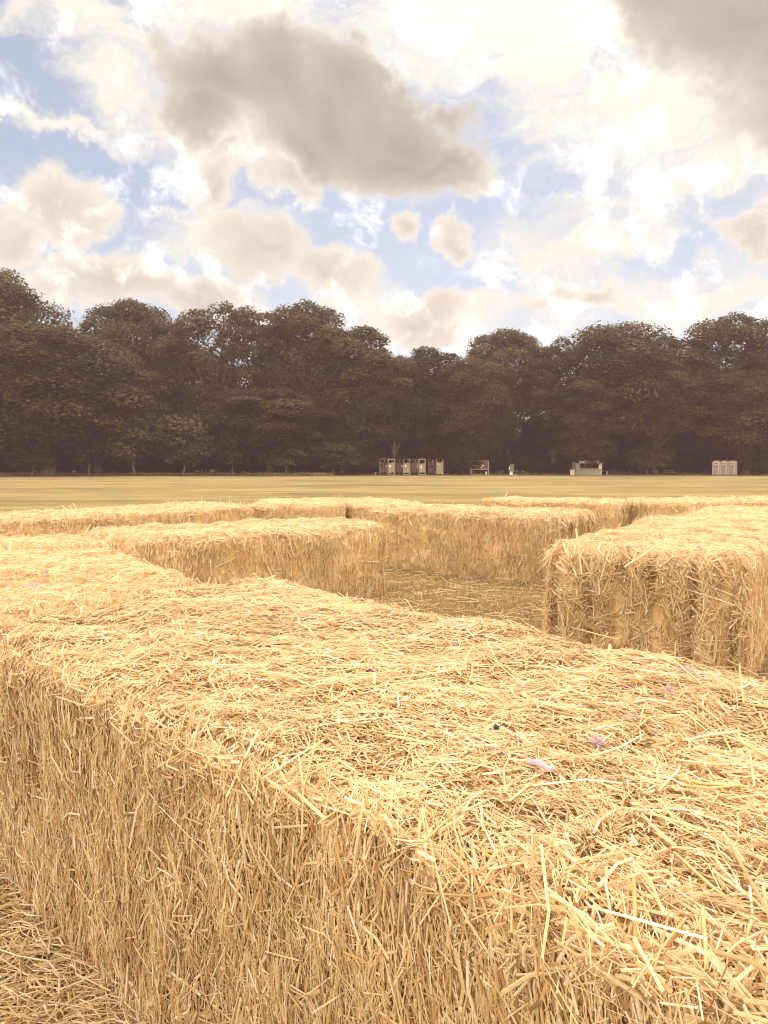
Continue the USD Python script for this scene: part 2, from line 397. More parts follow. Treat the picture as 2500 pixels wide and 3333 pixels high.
STRIPES = (np.arange(6) - 2.5) / 6 * 2      # the six strings across the width, in units of the half width


def dip(y):
    """the field falls a hand's breadth towards the viewer"""
    q = np.clip((5.0 - np.asarray(y, float)) / 3.2, 0, 1)
    return -0.16 * q * q * (3 - 2 * q)


class Bale:
    def __init__(self, name, quad, label, h=BH, seed=0, r=0.085, amp=0.03, foot=0.0, bow=0.0):
        self.bow = bow
        self.q = np.array([L(*p) for p in quad])          # front-left, front-right, back-right, back-left, seen with the front towards -y of the bale
        self.hx = 0.25 * (np.linalg.norm(self.q[1] - self.q[0]) + np.linalg.norm(self.q[2] - self.q[3]))
        self.hy = 0.25 * (np.linalg.norm(self.q[3] - self.q[0]) + np.linalg.norm(self.q[2] - self.q[1]))
        self.h, self.r, self.seed, self.amp, self.foot = h, r, seed, amp, foot
        self.rng = np.random.default_rng(1000 + seed)
        self.c = self.q.mean(0)
        self.prim = thing('straw_bale', label, 'straw bale', (self.c[0], self.c[1], 0))

    def to_world(self, p):
        u, v = p[:, 0] / self.hx, p[:, 1] / self.hy
        v = v - self.bow / self.hy * np.clip(1 - u * u, 0, 1) * (1 - v) / 2        # the front bulges
        q = self.q - self.c
        w = np.stack([(1 - u) * (1 - v), (1 + u) * (1 - v), (1 + u) * (1 + v), (1 - u) * (1 + v)], 1) / 4
        return np.hstack([w @ q, p[:, 2:]])

    def surface(self, p):
        """the nearest point of the rounded, lumpy bale to points outside its core, and the normal there"""
        r = self.r
        lo, hi = np.array([-self.hx + r, -self.hy + r, 0.03 + self.foot]), np.array([self.hx - r, self.hy - r, self.h - r])
        k = np.clip(p, lo, hi)
        d = p - k
        ln = np.linalg.norm(d, axis=1, keepdims=True)
        n = np.where(ln > 1e-9, d / np.maximum(ln, 1e-9), [0, 0, 1.0])
        return k + n * (r + self.lump(k + n * r, n))[:, None], n

    def lump(self, s, n):
        a = self.amp * fbm(s * 1.4 + self.seed * 3.7, 3, 5) + 0.5 * self.amp * fbm(s * 7.0 + self.seed, 2, 9)
        e = np.abs(n[:, 0])                                # strings bite into the end faces and the end edges
        wav = 0.022 * np.sin(s[:, 2:3] * 8 + self.seed + STRIPES[None] * 9)
        gap = np.min(np.abs(s[:, 1:2] / self.hy - STRIPES[None] + wav), axis=1) * self.hy
        a = a - np.clip(e * 1.3 - 0.2, 0, 1) * (0.10 * np.exp(-(gap / 0.033) ** 2) - 0.02)
        return a

    def build(self, scale=1.0, faces=('top', 'front', 'back', 'left', 'right'), dens=12155, weak=()):
        core = trimesh.creation.box((2, 2, 1))
        for _ in range(4):
            core = core.subdivide()
        v = np.array(core.vertices) * [self.hx, self.hy, self.h - self.foot] + [0, 0, (self.h + self.foot) / 2]
        s, n = self.surface(v)
        s = s - n * 0.016
        s[:, 2] = np.maximum(s[:, 2], self.foot)
        part('body', (self.to_world(s), np.array(core.faces)), BODY, self.prim, smooth=True)
        rng = self.rng
        G = []
        for face in faces:
            ax = {'top': 2, 'front': 1, 'back': 1, 'left': 0, 'right': 0}[face]
            sg = -1 if face in ('front', 'left') else 1
            dims = [2 * self.hx, 2 * self.hy, self.h - self.foot]
            area = np.prod([d for i, d in enumerate(dims) if i != ax])
            thin = 0.35 if face in weak else 1.0
            m = int(area * dens * thin)
            p = rng.uniform(-0.5, 0.5, (m, 3)) * np.array(dims) + [0, 0, (self.h + self.foot) / 2]
            lip = np.zeros(m, bool)
            if ax != 2:                                   # a ragged lip of straw hangs over the upper edge
                k = int(dims[1 - ax] * dens * thin * 0.085)
                q = rng.uniform(-0.5, 0.5, (k, 3)) * np.array(dims)
                edge = self.h - 0.012 - np.abs(rng.normal(0, 0.036, k)) * (1 + 0.9 * np.sin(q[:, 1 - ax] * 5.1 + self.seed) + 0.4 * np.sin(q[:, 1 - ax] * 13))
                q[:, 2] = edge
                p[:, 2] = self.foot + (p[:, 2] - self.foot) * (1 - 0.05 / self.h)
                p, lip = np.vstack([p, q]), np.concatenate([lip, np.ones(k, bool)])
            p[:, ax] = self.h if ax == 2 else sg * [self.hx, self.hy][ax]
            wpos = self.to_world(p) + [self.c[0], self.c[1], 0]
            dist = np.linalg.norm(wpos - [0, 0, EYE], axis=1)
            depth = wpos[:, 1] * math.cos(PITCH) + (EYE - wpos[:, 2]) * math.sin(PITCH)
            down = -wpos[:, 1] * math.sin(PITCH) + (EYE - wpos[:, 2]) * math.cos(PITCH)
            out = (depth < 0.3) | (np.abs(wpos[:, 0]) > 0.66 * depth) | (down > 0.86 * depth)   # well outside the view: thinner straw
            keep = rng.random(len(p)) < np.clip(2.0 / dist, 0, 1) ** 0.9 * np.where(out, 0.12, 1.0)
            p, dist, lip = p[keep], dist[keep], lip[keep]
            m = len(p)
            s, n = self.surface(p + np.eye(3)[ax] * sg * 0.02)
            wide = np.minimum(np.exp(rng.normal(math.log(0.00205), 0.6, m)), 0.0062) * (1.25 if ax == 0 else 1)
            if face == 'top':
                ang = rng.normal(0.5 * np.sin(p[:, 0] * 2.1 + self.seed) + 0.4 * np.sin(p[:, 1] * 3.3), 0.95, m)
                t = np.stack([np.cos(ang), np.sin(ang), np.zeros(m)], 1)
                ln = np.exp(rng.normal(math.log(0.038), 0.64, m))
            elif ax == 1:
                ang = np.where(rng.random(m) < 0.6, rng.normal(0, 0.2, m), rng.normal(0, 1.1, m)) + 0.15 * np.sin(p[:, 0] * 3 + self.seed)
                ang = np.where(lip, rng.uniform(-1.9, 1.9, m), ang)
                t = np.stack([np.sin(ang), np.zeros(m), np.cos(ang)], 1)
                ln = np.exp(rng.normal(math.log(0.046), 0.6, m))
            else:
                off = p[:, 1:2] / self.hy - STRIPES[None]
                near = np.take_along_axis(off, np.argmin(np.abs(off), 1)[:, None], 1)[:, 0] * 6
                gapm = np.min(np.abs(off), 1) * self.hy
                ang = near * 0.9 + rng.normal(0, 1, m) * np.clip(gapm / 0.07, 0.22, 0.85)
                t = np.stack([np.zeros(m), np.sin(ang), -np.cos(ang)], 1)
                ln = np.exp(rng.normal(math.log(0.10), 0.5, m))
                ln = np.minimum(ln, np.maximum(0.05, 2.4 * np.maximum(gapm, 0.012) / (np.abs(np.sin(ang)) + 0.05)))
            loose = rng.random(m) < np.where(lip, 0.3, 0.06)
            lift = np.where(loose, rng.normal(0, 0.4, m), rng.normal(0, 0.09, m))
            t = t - n * np.sum(t * n, 1)[:, None]
            t = t / (np.linalg.norm(t, axis=1)[:, None] + 1e-9) + n * lift[:, None]
            t /= np.linalg.norm(t, axis=1)[:, None]
            off = rng.uniform(-0.016, 0.009, m) + np.where(loose, 0.006, 0) + np.where(lip, rng.uniform(0, 0.034, m), 0)
            G.append((s + n * off[:, None], t, n, np.clip(ln, 0.018, 0.30) * scale * (1 + 0.03 * np.minimum(dist, 10)), wide * (1 + 0.115 * dist), dist))
        C, T, N, LEN, W, K = (np.concatenate(x) for x in zip(*G))
        bent = (K < 4.5) & (LEN > 0.062)
        V, F, cnt = [], [], []
        base = 0
        fine = ~bent & (W < 0.0042)
        for sel, rings, prof in ((bent, 3, 4), (~bent & ~fine, 2, 4), (fine, 2, 3)):
            if sel.sum() == 0:
                continue
            v, f = self.stalks(C[sel], T[sel], N[sel], LEN[sel], W[sel], rings, prof)
            V.append(v); F.append(f + base); cnt.append(np.full(sel.sum(), rings * prof))
            base += len(v)
        V, F, cnt = np.vstack(V), np.vstack(F), np.concatenate(cnt)
        V[:, 2] = np.maximum(V[:, 2], 0.004 + self.foot)
        pr = part('straw', (self.to_world(V), F), STRAW, self.prim, kind='stuff')
        rnd = rng.random(len(cnt)).astype(np.float32).repeat(cnt)
        UsdGeom.PrimvarsAPI(pr).CreatePrimvar('rnd', Sdf.ValueTypeNames.FloatArray, 'vertex').Set(Vt.FloatArray.FromNumpy(rnd))
        self.count = len(F)
        return self

    def stalks(self, c, t, n, ln, w, rings, np_=4, drape=0.65, kink=0.10):
        rng = self.rng
        m = len(c)
        b = np.cross(n, t)
        b /= np.linalg.norm(b, axis=1)[:, None] + 1e-9
        nn = np.cross(t, b)
        pos = np.linspace(-0.5, 0.5, rings)
        if rings > 2:
            pos = pos[None] + np.pad(rng.uniform(-0.15, 0.15, (m, rings - 2)), ((0, 0), (1, 1)))
        else:
            pos = np.broadcast_to(pos, (m, rings))
        P = c[:, None] + t[:, None] * (ln[:, None] * pos)[:, :, None]
        if rings > 2:
            P[:, 1:-1] += (b * (ln * rng.normal(0, kink, m))[:, None] + n * (ln * np.abs(rng.normal(0, kink * 0.4, m)))[:, None])[:, None]
        flat = P.reshape(-1, 3)
        s, ns = self.surface(flat + n.repeat(rings, 0) * 0.05)
        hgt = np.sum((flat - s) * ns, 1)
        d = (rng.random(m) < drape).repeat(rings)
        want = np.where(d, np.clip(hgt, -0.015, 0.012), hgt)
        flat = flat + ns * (want - hgt)[:, None]
        P = flat.reshape(m, rings, 3)
        prof = np.array([[-0.5, 0.0], [-0.26, 0.42], [0.26, 0.42], [0.5, 0.0]] if np_ == 4 else [[-0.5, 0.0], [0.05, 0.42], [0.5, 0.0]])
        thick = rng.uniform(0.35, 1.0, m)
        off = b[:, None] * prof[None, :, :1] * w[:, None, None] + nn[:, None] * prof[None, :, 1:] * (w * thick)[:, None, None]
        V = (P[:, :, None] + off[:, None]).reshape(-1, 3)
        r, q = np.meshgrid(np.arange(rings - 1), np.arange(np_ - 1), indexing='ij')
        a = (r * np_ + q).ravel()
        f1 = np.concatenate([np.stack([a, a + np_, a + np_ + 1], 1), np.stack([a, a + np_ + 1, a + 1], 1)])
        F = (f1[None] + (np.arange(m) * rings * np_)[:, None, None]).reshape(-1, 3)
        return V, F


bales = {}


def bale(key, quad, label, **k):
    b = {x: k.pop(x) for x in ('scale', 'dens', 'weak', 'faces', 'seg2') if x in k}
    bales[key] = Bale('straw_bale', quad, label, seed=len(bales) + 1, **k).build(**b)


bale('A', [(-1.42, 2.74), (0.26, 1.05), (1.03, 2.1), (-0.62, 4.1)], 'large golden bale filling the foreground, pink twine knots in a row on its top', weak=('back', 'left'), foot=-0.16, bow=0.015, faces=('top', 'front', 'back', 'left'), dens=24000)
bale('F', [(0.215, 1.085), (1.91, -0.57), (2.68, 0.49), (0.95, 2.18)], 'bale at the lower right corner, rough loose stalks spilling over its front edge', weak=('back', 'right'), foot=-0.16, faces=('top', 'front', 'back', 'right'), dens=21000, scale=1.0)
bale('B', [(-0.9, 3.85), (-2.03, 5.68), (-3.05, 5.05), (-1.6, 2.85)][::-1], 'bale on the left curving away behind the large foreground bale', weak=('front', 'left', 'right'), foot=-0.16, dens=10497)
bale('E', [(-4.1, 4.6), (-2.05, 5.85), (-2.6, 6.72), (-4.6, 5.42)], 'bale at the left edge of the photo between the two curving rows', weak=('front', 'left', 'right', 'back'), dens=10497)
bale('C', [(-1.99, 6.16), (0.06, 7.92), (-0.78, 8.85), (-2.78, 7.07)], 'bale left of the grassy gap, its long brown side facing the camera', r=0.13, weak=('back', 'left'), dens=12707)
bale('G', [(-0.22, 10.4), (1.86, 8.72), (2.70, 9.66), (0.66, 11.3)], 'free standing bale in the middle beyond the grassy gap', r=0.13, h=BH + 0.03, weak=('back', 'left'), dens=12707)
bale('J', [(2.2, 4.6), (3.45, 6.7), (2.38, 7.5), (1.12, 5.48)], 'bale on the right showing a furrowed end face tied by six strings', h=BH + 0.03, weak=('back', 'right'), dens=12155, r=0.13)
bale('Q', [(2.42, 7.55), (4.4, 6.2), (5.1, 7.3), (3.08, 8.75)], 'bale lying crosswise behind the furrowed right bale, only its top in view', h=BH + 0.03, weak=('back', 'right', 'front'), dens=9500)
bale('K', [(3.4, 8.75), (4.6, 8.1), (5.95, 10.4), (4.75, 11.0)], 'bale at the right edge leading from the furrowed bale to the far row', h=BH + 0.02, weak=('back', 'right'), dens=9945)
bale('M', [(1.75, 13.8), (3.8, 12.4), (4.45, 13.4), (2.4, 14.8)], 'distant bale with a sunlit rim right of the middle bale', weak=('back', 'left'), dens=10497)
bale('L', [(4.3, 12.45), (6.5, 13.35), (6.1, 14.5), (3.9, 13.6)], 'distant bale with a shaded brown side near the right edge', weak=('back', 'right'), dens=10497)
bale('N', [(6.6, 13.4), (8.7, 14.2), (8.3, 15.3), (6.2, 14.5)], 'farthest right bale cut by the edge of the photo', weak=('back', 'right', 'left'), dens=8840)
bale('P1', [(-5.3, 7.5), (-3.5, 9.4), (-4.4, 10.4), (-6.3, 8.5)], 'leftmost bale of the back row, shaded side facing the path', weak=('back', 'left'), dens=10497)
bale('P2', [(-3.42, 9.45), (-1.85, 11.6), (-3.0, 12.6), (-4.4, 10.3)], 'second bale of the left back row, half hidden by the bale before it', weak=('back', 'left'), dens=10497)
bale('P3', [(-2.0, 11.6), (-0.62, 11.7), (-0.85, 14.1), (-2.2, 13.95)], 'bale turned end on in the back row behind the left gap bale', weak=('back', 'left'), dens=10497)
bale('P4', [(-0.55, 12.6), (0.7, 13.1), (0.0, 15.3), (-1.05, 14.9)], 'short stretch of bale showing just left of the middle bale', h=BH - 0.05, weak=('back', 'right'), dens=10497)
print('straw triangles', sum(b.count for b in bales.values()))

# ------------------------------------------------------------------ trees
def leaf_faces(c, nrm, size, rng):
    """one bent diamond per leaf spray"""
    m = len(c)
    a = np.cross(nrm, rng.normal(size=(m, 3)))
    a /= np.linalg.norm(a, axis=1)[:, None] + 1e-9
    b = np.cross(nrm, a)
    l, w = size[:, None], size[:, None] * rng.uniform(0.4, 0.75, (m, 1))
    V = np.stack([c - a * l / 2, c + b * w / 2 - nrm * l * 0.10, c + a * l / 2, c - b * w / 2 - nrm * l * 0.10], 1).reshape(-1, 3)
    k = np.arange(m)[:, None] * 4
    F = np.concatenate([k + [0, 1, 2], k + [0, 2, 3]])
    return V, F


def make_tree(name, seed, H=28.0, R=8.5, base=4.5, lobes=30, leaves=15000, size=0.42, top=1.0, lobe_r=(1.9, 3.3)):
    rng = np.random.default_rng(seed)
    cls = stage.CreateClassPrim('/World/' + name)
    trunk_top = base + (H - base) * 0.45
    zz = np.linspace(0, trunk_top, 9)
    bend = np.cumsum(rng.normal(0, 0.10, (9, 2)), 0)
    tp = np.column_stack([bend, zz])
    ms = [tube(tp, np.interp(zz, [0, 0.8, trunk_top], [0.75, 0.48, 0.2]) * H / 28, 9)]
    cz, hz = base + (H - base) * 0.5, (H - base) * 0.5
    cs, rs = [], []
    for k in range(lobes):
        th = 2.399 * k + rng.uniform(-0.4, 0.4)
        q = 1 - 2 * (k + 0.5) / lobes                       # from the top to the bottom
        rr = math.sqrt(max(0, 1 - q * q)) * (1.0 if q > -0.2 else 1.05)
        lr = rng.uniform(*lobe_r) * R / 8.5
        sc = rng.uniform(0.72, 1.0)
        p = np.array([math.cos(th) * rr * (R - lr * 0.75) * sc, math.sin(th) * rr * (R - lr * 0.75) * sc, cz + q * (hz - lr * 0.7) * (top if q > 0 else 1) * rng.uniform(0.9, 1.0)])
        cs.append(p); rs.append(lr)
        s = tp[min(8, max(2, int((p[2] / H) * 9)))]
        if p[2] > s[2] * 0.8 and H > 10:
            mid = s * 0.5 + p * 0.5 + rng.normal(0, 0.5, 3)
            ms.append(tube([s, mid, p * 0.92 + s * 0.08], [0.17, 0.10, 0.035], 5))
    usdkit.mesh(stage, f'/World/{name}/trunk', joined(ms), BARK, True)
    C, Nn, tone = [], [], []
    cs, rs = np.array(cs), np.array(rs)
    share = rs ** 2 / (rs ** 2).sum()
    for p, r, sh in zip(cs, rs, share):
        m = int(leaves * 0.86 * sh)
        d = rng.normal(size=(m, 3))
        d /= np.linalg.norm(d, axis=1)[:, None]
        # twigs: leaves gather into sprays
        hubs = rng.normal(size=(max(6, m // 22), 3))
        hubs /= np.linalg.norm(hubs, axis=1)[:, None]
        hubs[:, 2] = np.where(hubs[:, 2] < -0.25, -hubs[:, 2], hubs[:, 2])     # boughs are leafy above, open below
        hub = hubs[rng.integers(0, len(hubs), m)]
        d = d * 0.46 + hub
        d /= np.linalg.norm(d, axis=1)[:, None]
        rad = r * (rng.uniform(0.45, 1.0, m) ** 0.6) * (1 + 0.10 * np.sin(hub @ np.array([9.0, 5.0, 7.0])))
        c = p + d * rad[:, None] * [1.08, 1.08, 0.88]
        c[:, 2] = np.maximum(c[:, 2], rng.uniform(0.01, 0.06, m) * H)
        tone.append(np.full(m, rng.random())); C.append(c); Nn.append(d * 0.8 + [0, 0, 0.5] + rng.normal(0, 0.55, (m, 3)))
    m = leaves - sum(map(len, C))
    d = rng.normal(size=(m, 3)); d /= np.linalg.norm(d, axis=1)[:, None]
    C.append(np.array([0, 0, cz]) + d * (rng.random(m) ** 0.5)[:, None] * [R * 0.82, R * 0.82, hz * 0.92]); Nn.append(d + [0, 0, 0.5])
    tone.append(rng.random(m))
    C, Nn, tone = np.vstack(C), np.vstack(Nn), np.concatenate(tone)
    Nn /= np.linalg.norm(Nn, axis=1)[:, None]
    V, F = leaf_faces(C, Nn, rng.uniform(0.6, 1.35, len(C)) * size, rng)
    shade_at_random(usdkit.mesh(stage, f'/World/{name}/crown', (V, F), LEAF if size > 0.3 else LEAF_BUSH), 4, seed, tone)
    return cls, H, R


FLOOR = grainy('woodland_floor', (0.05, 0.04, 0.028), 0.3, 0.8, 0.95, spec=0.0)  # leaf-litter brown, laid also to put shade on lit ground beneath the trees
FORMS = [make_tree('broad_tree_form', 1, 28, 9.5, 1.5, 36, 56000, size=0.42, lobe_r=(2.3, 3.9)),
         make_tree('round_tree_form', 2, 28, 8.5, 6.0, 32, 46000, size=0.42, lobe_r=(2.2, 3.8)),
         make_tree('open_tree_form', 3, 28, 8.5, 3.5, 30, 26000, size=0.40, lobe_r=(1.7, 3.1)),
         make_tree('tall_tree_form', 4, 28, 7.0, 1.5, 32, 42000, size=0.42, lobe_r=(2.0, 3.5)),
         make_tree('shrub_form', 5, 5.0, 3.2, 0.3, 22, 6000, size=0.26, lobe_r=(2.4, 3.6))]


def place(form, x_d, top_d, hw_d, Y, rz, label, name='tree', cat='tree', group=None):
    """a tree whose crown shows its top and half width at these picture coordinates, standing Y metres away"""
    cls, H, R = FORMS[form]
    base = at_depth(x_d * D, Y)
    el = azel(x_d, top_d)[1]
    h = EYE + math.tan(el) * math.hypot(base[0], base[1])
    w = hw_d * 1.22 * D / FPX * Y
    x = thing(name, label, cat, base, rz, group, (w / R, w / R, h / H))
    x.GetReferences().AddInternalReference(cls.GetPath())
    x.SetInstanceable(True)
    return x


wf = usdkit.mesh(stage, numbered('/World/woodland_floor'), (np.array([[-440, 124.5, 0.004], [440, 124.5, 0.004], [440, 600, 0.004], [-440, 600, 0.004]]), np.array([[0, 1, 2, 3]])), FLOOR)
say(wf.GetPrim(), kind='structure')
trees = [
    (0, -20, 572, 150, 122, 0.3, 'tallest dark tree at the left edge of the wood'),
    (0, 110, 690, 175, 114, 1.9, 'wide low-branched olive tree in front of the tall left edge tree'),
    (1, 215, 745, 120, 119, 4.0, 'rounded tree with drooping boughs right of the wide left tree'),
    (1, 292, 640, 105, 132, 2.2, 'tree with a flat rounded top just right of the notch in the left skyline'),
    (2, 470, 648, 105, 128, 0.9, 'airy tree with sky showing through, left of the centre'),
    (2, 560, 660, 110, 134, 3.0, 'thin-crowned tree between the airy tree and its rounded neighbour'),
    (1, 660, 648, 92, 130, 5.1, 'tree with a knobbly rounded top left of the skyline dip'),
    (1, 580, 835, 120, 120, 2.7, 'broad lower tree in front of the airy tall trees'),
    (3, 775, 700, 85, 128, 1.2, 'narrow tree where the skyline drops towards the middle'),
    (1, 850, 765, 80, 127, 0.1, 'tree above the leftmost shower cubicle'),
    (3, 935, 748, 78, 130, 3.6, 'low topped tree at the dip of the skyline'),
    (0, 1020, 765, 85, 126, 4.4, 'dense tree above the open fronted notice stall'),
    (1, 1095, 704, 92, 133, 2.0, 'round headed tree right of the skyline dip'),
    (2, 1195, 728, 75, 130, 5.5, 'slim gappy tree between two round headed trees'),
    (0, 1325, 686, 130, 130, 0.6, 'big dome shaped tree behind the food kiosk'),
    (3, 1262, 800, 75, 124, 1.4, 'smaller tree standing left of the kiosk sign'),
    (1, 1415, 770, 85, 126, 3.3, 'tree right of the kiosk with low leafy boughs'),
    (3, 1490, 770, 75, 132, 2.4, 'tree filling the notch before the pointed right tree'),
    (1, 1568, 678, 115, 130, 4.9, 'tall domed tree behind the portable toilets'),
    (0, 1610, 790, 110, 124, 0.2, 'lower tree at the right edge beside the portable toilets'),
    (1, 1700, 745, 90, 131, 1.0, 'tree cut by the right edge of the photo'),
]
for i, (f, x, t, w, Y, rz, lab) in enumerate(trees):
    place(f, x, t, w, Y, rz, lab)
# the wood goes on behind: a second rank, seen only through the gaps
rank = [(60, 760, 130, 'left edge'), (230, 720, 110, 'left notch'), (380, 730, 110, 'flat topped tree'), (500, 880, 110, 'airy left trees'), (690, 800, 100, 'knobbly tree'), (830, 790, 100, 'leftmost cubicle'),
        (970, 800, 100, 'skyline dip'), (1390, 770, 110, 'dome shaped tree'), (1500, 790, 100, 'picnic table'), (1640, 790, 110, 'portable toilets'), (-60, 700, 120, 'tallest tree')]
for i, (x, t, w, lab) in enumerate(rank):
    place((0, 1, 3)[i % 3], x, t, w, 148 + (i * 7) % 12, i * 1.7, f'half hidden tree deep in the wood behind the {lab}')
shrubs = [(75, 935, 70, 112, 'low spreading bush at the left corner of the field'), (190, 900, 60, 114, 'bush right of the low spreading corner bush'), (290, 880, 70, 115, 'tall shrub under the left trees'),
          (400, 890, 75, 115, 'leafy shrub in front of the broad lower tree'), (500, 920, 60, 116, 'shrub at the foot of the broad lower tree'), (620, 945, 60, 118, 'dim shrub between the left trees and the cubicles'),
          (720, 950, 60, 120, 'dim shrub left of the white ground peg'), (1630, 985, 45, 124, 'low bush right of the portable toilets'), (1400, 960, 45, 124, 'young leafy shrub right of the kiosk'), (1000, 975, 40, 126, 'low bush between cubicles and notice stall')]
for i, (x, t, w, Y, lab) in enumerate(shrubs):
    place(4, x, t, w, Y, i * 2.1, lab, 'shrub', 'shrub')

ur = np.random.default_rng(5)
un = 660
ux, uy = ur.uniform(-125, 125, un), 131 + 50 * ur.random(un) ** 1.5
low = np.arange(un) >= 420                                # a low fringe close to the edge of the wood
uy = np.where(low, ur.uniform(127.5, 138, un), uy)
ug = UsdGeom.PointInstancer.Define(stage, '/World/undergrowth')
up_ = f'{ug.GetPath()}/undergrowth_form'
uf = UsdGeom.Xform.Define(stage, up_)
uf.GetPrim().GetReferences().AddInternalReference('/World/shrub_form')
ug.CreatePrototypesRel().SetTargets([up_])
ug.CreatePositionsAttr(Vt.Vec3fArray.FromNumpy(np.column_stack([ux, uy, np.zeros(un)]).astype(np.float32)))
ug.CreateOrientationsAttr([Gf.Quath(math.cos(a), 0, 0, math.sin(a)) for a in ur.uniform(0, 3.14, un)])
ug.CreateScalesAttr(Vt.Vec3fArray.FromNumpy(np.column_stack([ur.uniform(1.4, 2.4, un) * np.where(low, 0.6, 1)] * 2 + [ur.uniform(0.7, 2.2, un) * np.where(low, 0.45, 1)]).astype(np.float32)))
ug.CreateProtoIndicesAttr([0] * un)
say(ug.GetPrim(), 'dark undergrowth filling the inside of the wood', 'undergrowth', kind='stuff')

# ------------------------------------------------------------------ grass and litter (nobody could count it)
def instancer(name, label, cat, protos, pos, rot, scl, parent=None):
    pi = UsdGeom.PointInstancer.Define(stage, numbered('/World/' + name))
    paths = []
    for i, (m, material) in enumerate(protos):
        q = f'{pi.GetPath()}/{name}_form_{i}'
        shade_at_random(usdkit.mesh(stage, q, m, material), 5, i)
        paths.append(q)
    pi.CreatePrototypesRel().SetTargets(paths)
    pi.CreatePositionsAttr(Vt.Vec3fArray.FromNumpy(pos.astype(np.float32)))
    q = [Gf.Quath(float(math.cos(a / 2)), 0, 0, float(math.sin(a / 2))) for a in rot]
    pi.CreateOrientationsAttr(q)
    pi.CreateScalesAttr(Vt.Vec3fArray.FromNumpy(np.repeat(scl[:, None], 3, 1).astype(np.float32)))
    pi.CreateProtoIndicesAttr([int(i % len(protos)) for i in range(len(pos))])
    say(pi.GetPrim(), label, cat, kind='stuff')


def tuft(seed, n, h, w, spread):
    r = np.random.default_rng(seed)
    c = np.column_stack([r.normal(0, spread, (n, 2)), np.zeros(n)])
    hh = h * r.uniform(0.4, 1.0, n)
    th = r.uniform(0, 6.28, n)
    lean = r.uniform(0.1, 0.9, n)
    d = np.column_stack([np.cos(th), np.sin(th), np.zeros(n)])
    s = np.column_stack([-np.sin(th), np.cos(th), np.zeros(n)]) * (w * r.uniform(0.6, 1.2, n))[:, None]
    mid = c + d * (lean * hh * 0.35)[:, None] + [0, 0, 1] * (hh * 0.6)[:, None]
    tip = c + d * (lean * hh * 0.9)[:, None] + [0, 0, 1] * (hh * (1 - 0.25 * lean))[:, None]
    V = np.stack([c - s, c + s, mid + s * 0.7, mid - s * 0.7, tip], 1).reshape(-1, 3)
    k = np.arange(n)[:, None] * 5
    return V, np.concatenate([k + [0, 1, 2], k + [0, 2, 3], k + [3, 2, 4]])


rng = np.random.default_rng(77)
pos = np.column_stack([rng.uniform(-1.2, 4.2, 9000), rng.uniform(2.6, 11.5, 9000), np.zeros(9000)])
pos2 = np.column_stack([rng.uniform(-7, 9, 5000), rng.uniform(9, 26, 5000), np.zeros(5000)])
pos3 = np.column_stack([rng.uniform(-2.5, 0.6, 900), rng.uniform(0.4, 2.6, 900), np.zeros(900)])
pos = np.vstack([pos, pos2, pos3])
pos[:, 2] = dip(pos[:, 1])
instancer('grass', 'short dry grass growing in the path between the bales', 'grass', [(tuft(i, 34, 0.07, 0.0025, 0.055), GRASS) for i in range(4)], pos, rng.uniform(0, 6.28, len(pos)), rng.uniform(0.7, 1.3, len(pos)))
n = 3000
xs = rng.uniform(-95, 95, n)
ys = np.where(xs < -8, 117 + rng.normal(0, 1.4, n), 126.5 + rng.normal(0, 0.8, n))
instancer('long_grass', 'unmown grass along the foot of the wood', 'grass', [(tuft(20 + i, 40, 0.75, 0.03, 0.35), LONGGRASS) for i in range(3)], np.column_stack([xs, ys, np.zeros(n)]), rng.uniform(0, 6.28, n),
          rng.uniform(0.4, 1.0, n) * np.where(xs < -8, 1.0, 0.6))


def litter(label, c, ang, ln, w, z):
    m = len(c)
    t = np.column_stack([np.cos(ang), np.sin(ang), rng.normal(0, 0.12, m)])
    b = np.column_stack([-np.sin(ang), np.cos(ang), np.zeros(m)])
    up = np.array([0, 0, 1.0])
    z = z + dip(c[:, 1])
    P = np.column_stack([c, z])[:, None] + t[:, None] * (np.linspace(-0.5, 0.5, 3)[None] * ln[:, None])[:, :, None]
    P[:, 1] += b * (ln * rng.normal(0, 0.09, m))[:, None]
    prof = np.array([[-0.5, 0.0], [0.0, 0.5], [0.5, 0.0]])
    V = (P[:, :, None] + (b[:, None] * prof[None, :, :1] + up * prof[None, :, 1:])[:, None] * w[:, None, None, None]).reshape(-1, 3)
    V[:, 2] = np.maximum(V[:, 2], 0.003 + dip(V[:, 1]))
    a = np.array([0, 1, 3, 4])
    f1 = np.concatenate([np.stack([a, a + 3, a + 4], 1), np.stack([a, a + 4, a + 1], 1)])
    F = (f1[None] + (np.arange(m) * 9)[:, None, None]).reshape(-1, 3)
    p = shade_at_random(usdkit.mesh(stage, numbered('/World/straw_litter'), (V, F), STRAW), 9, m)
    say(p.GetPrim(), label, 'loose straw', kind='stuff')


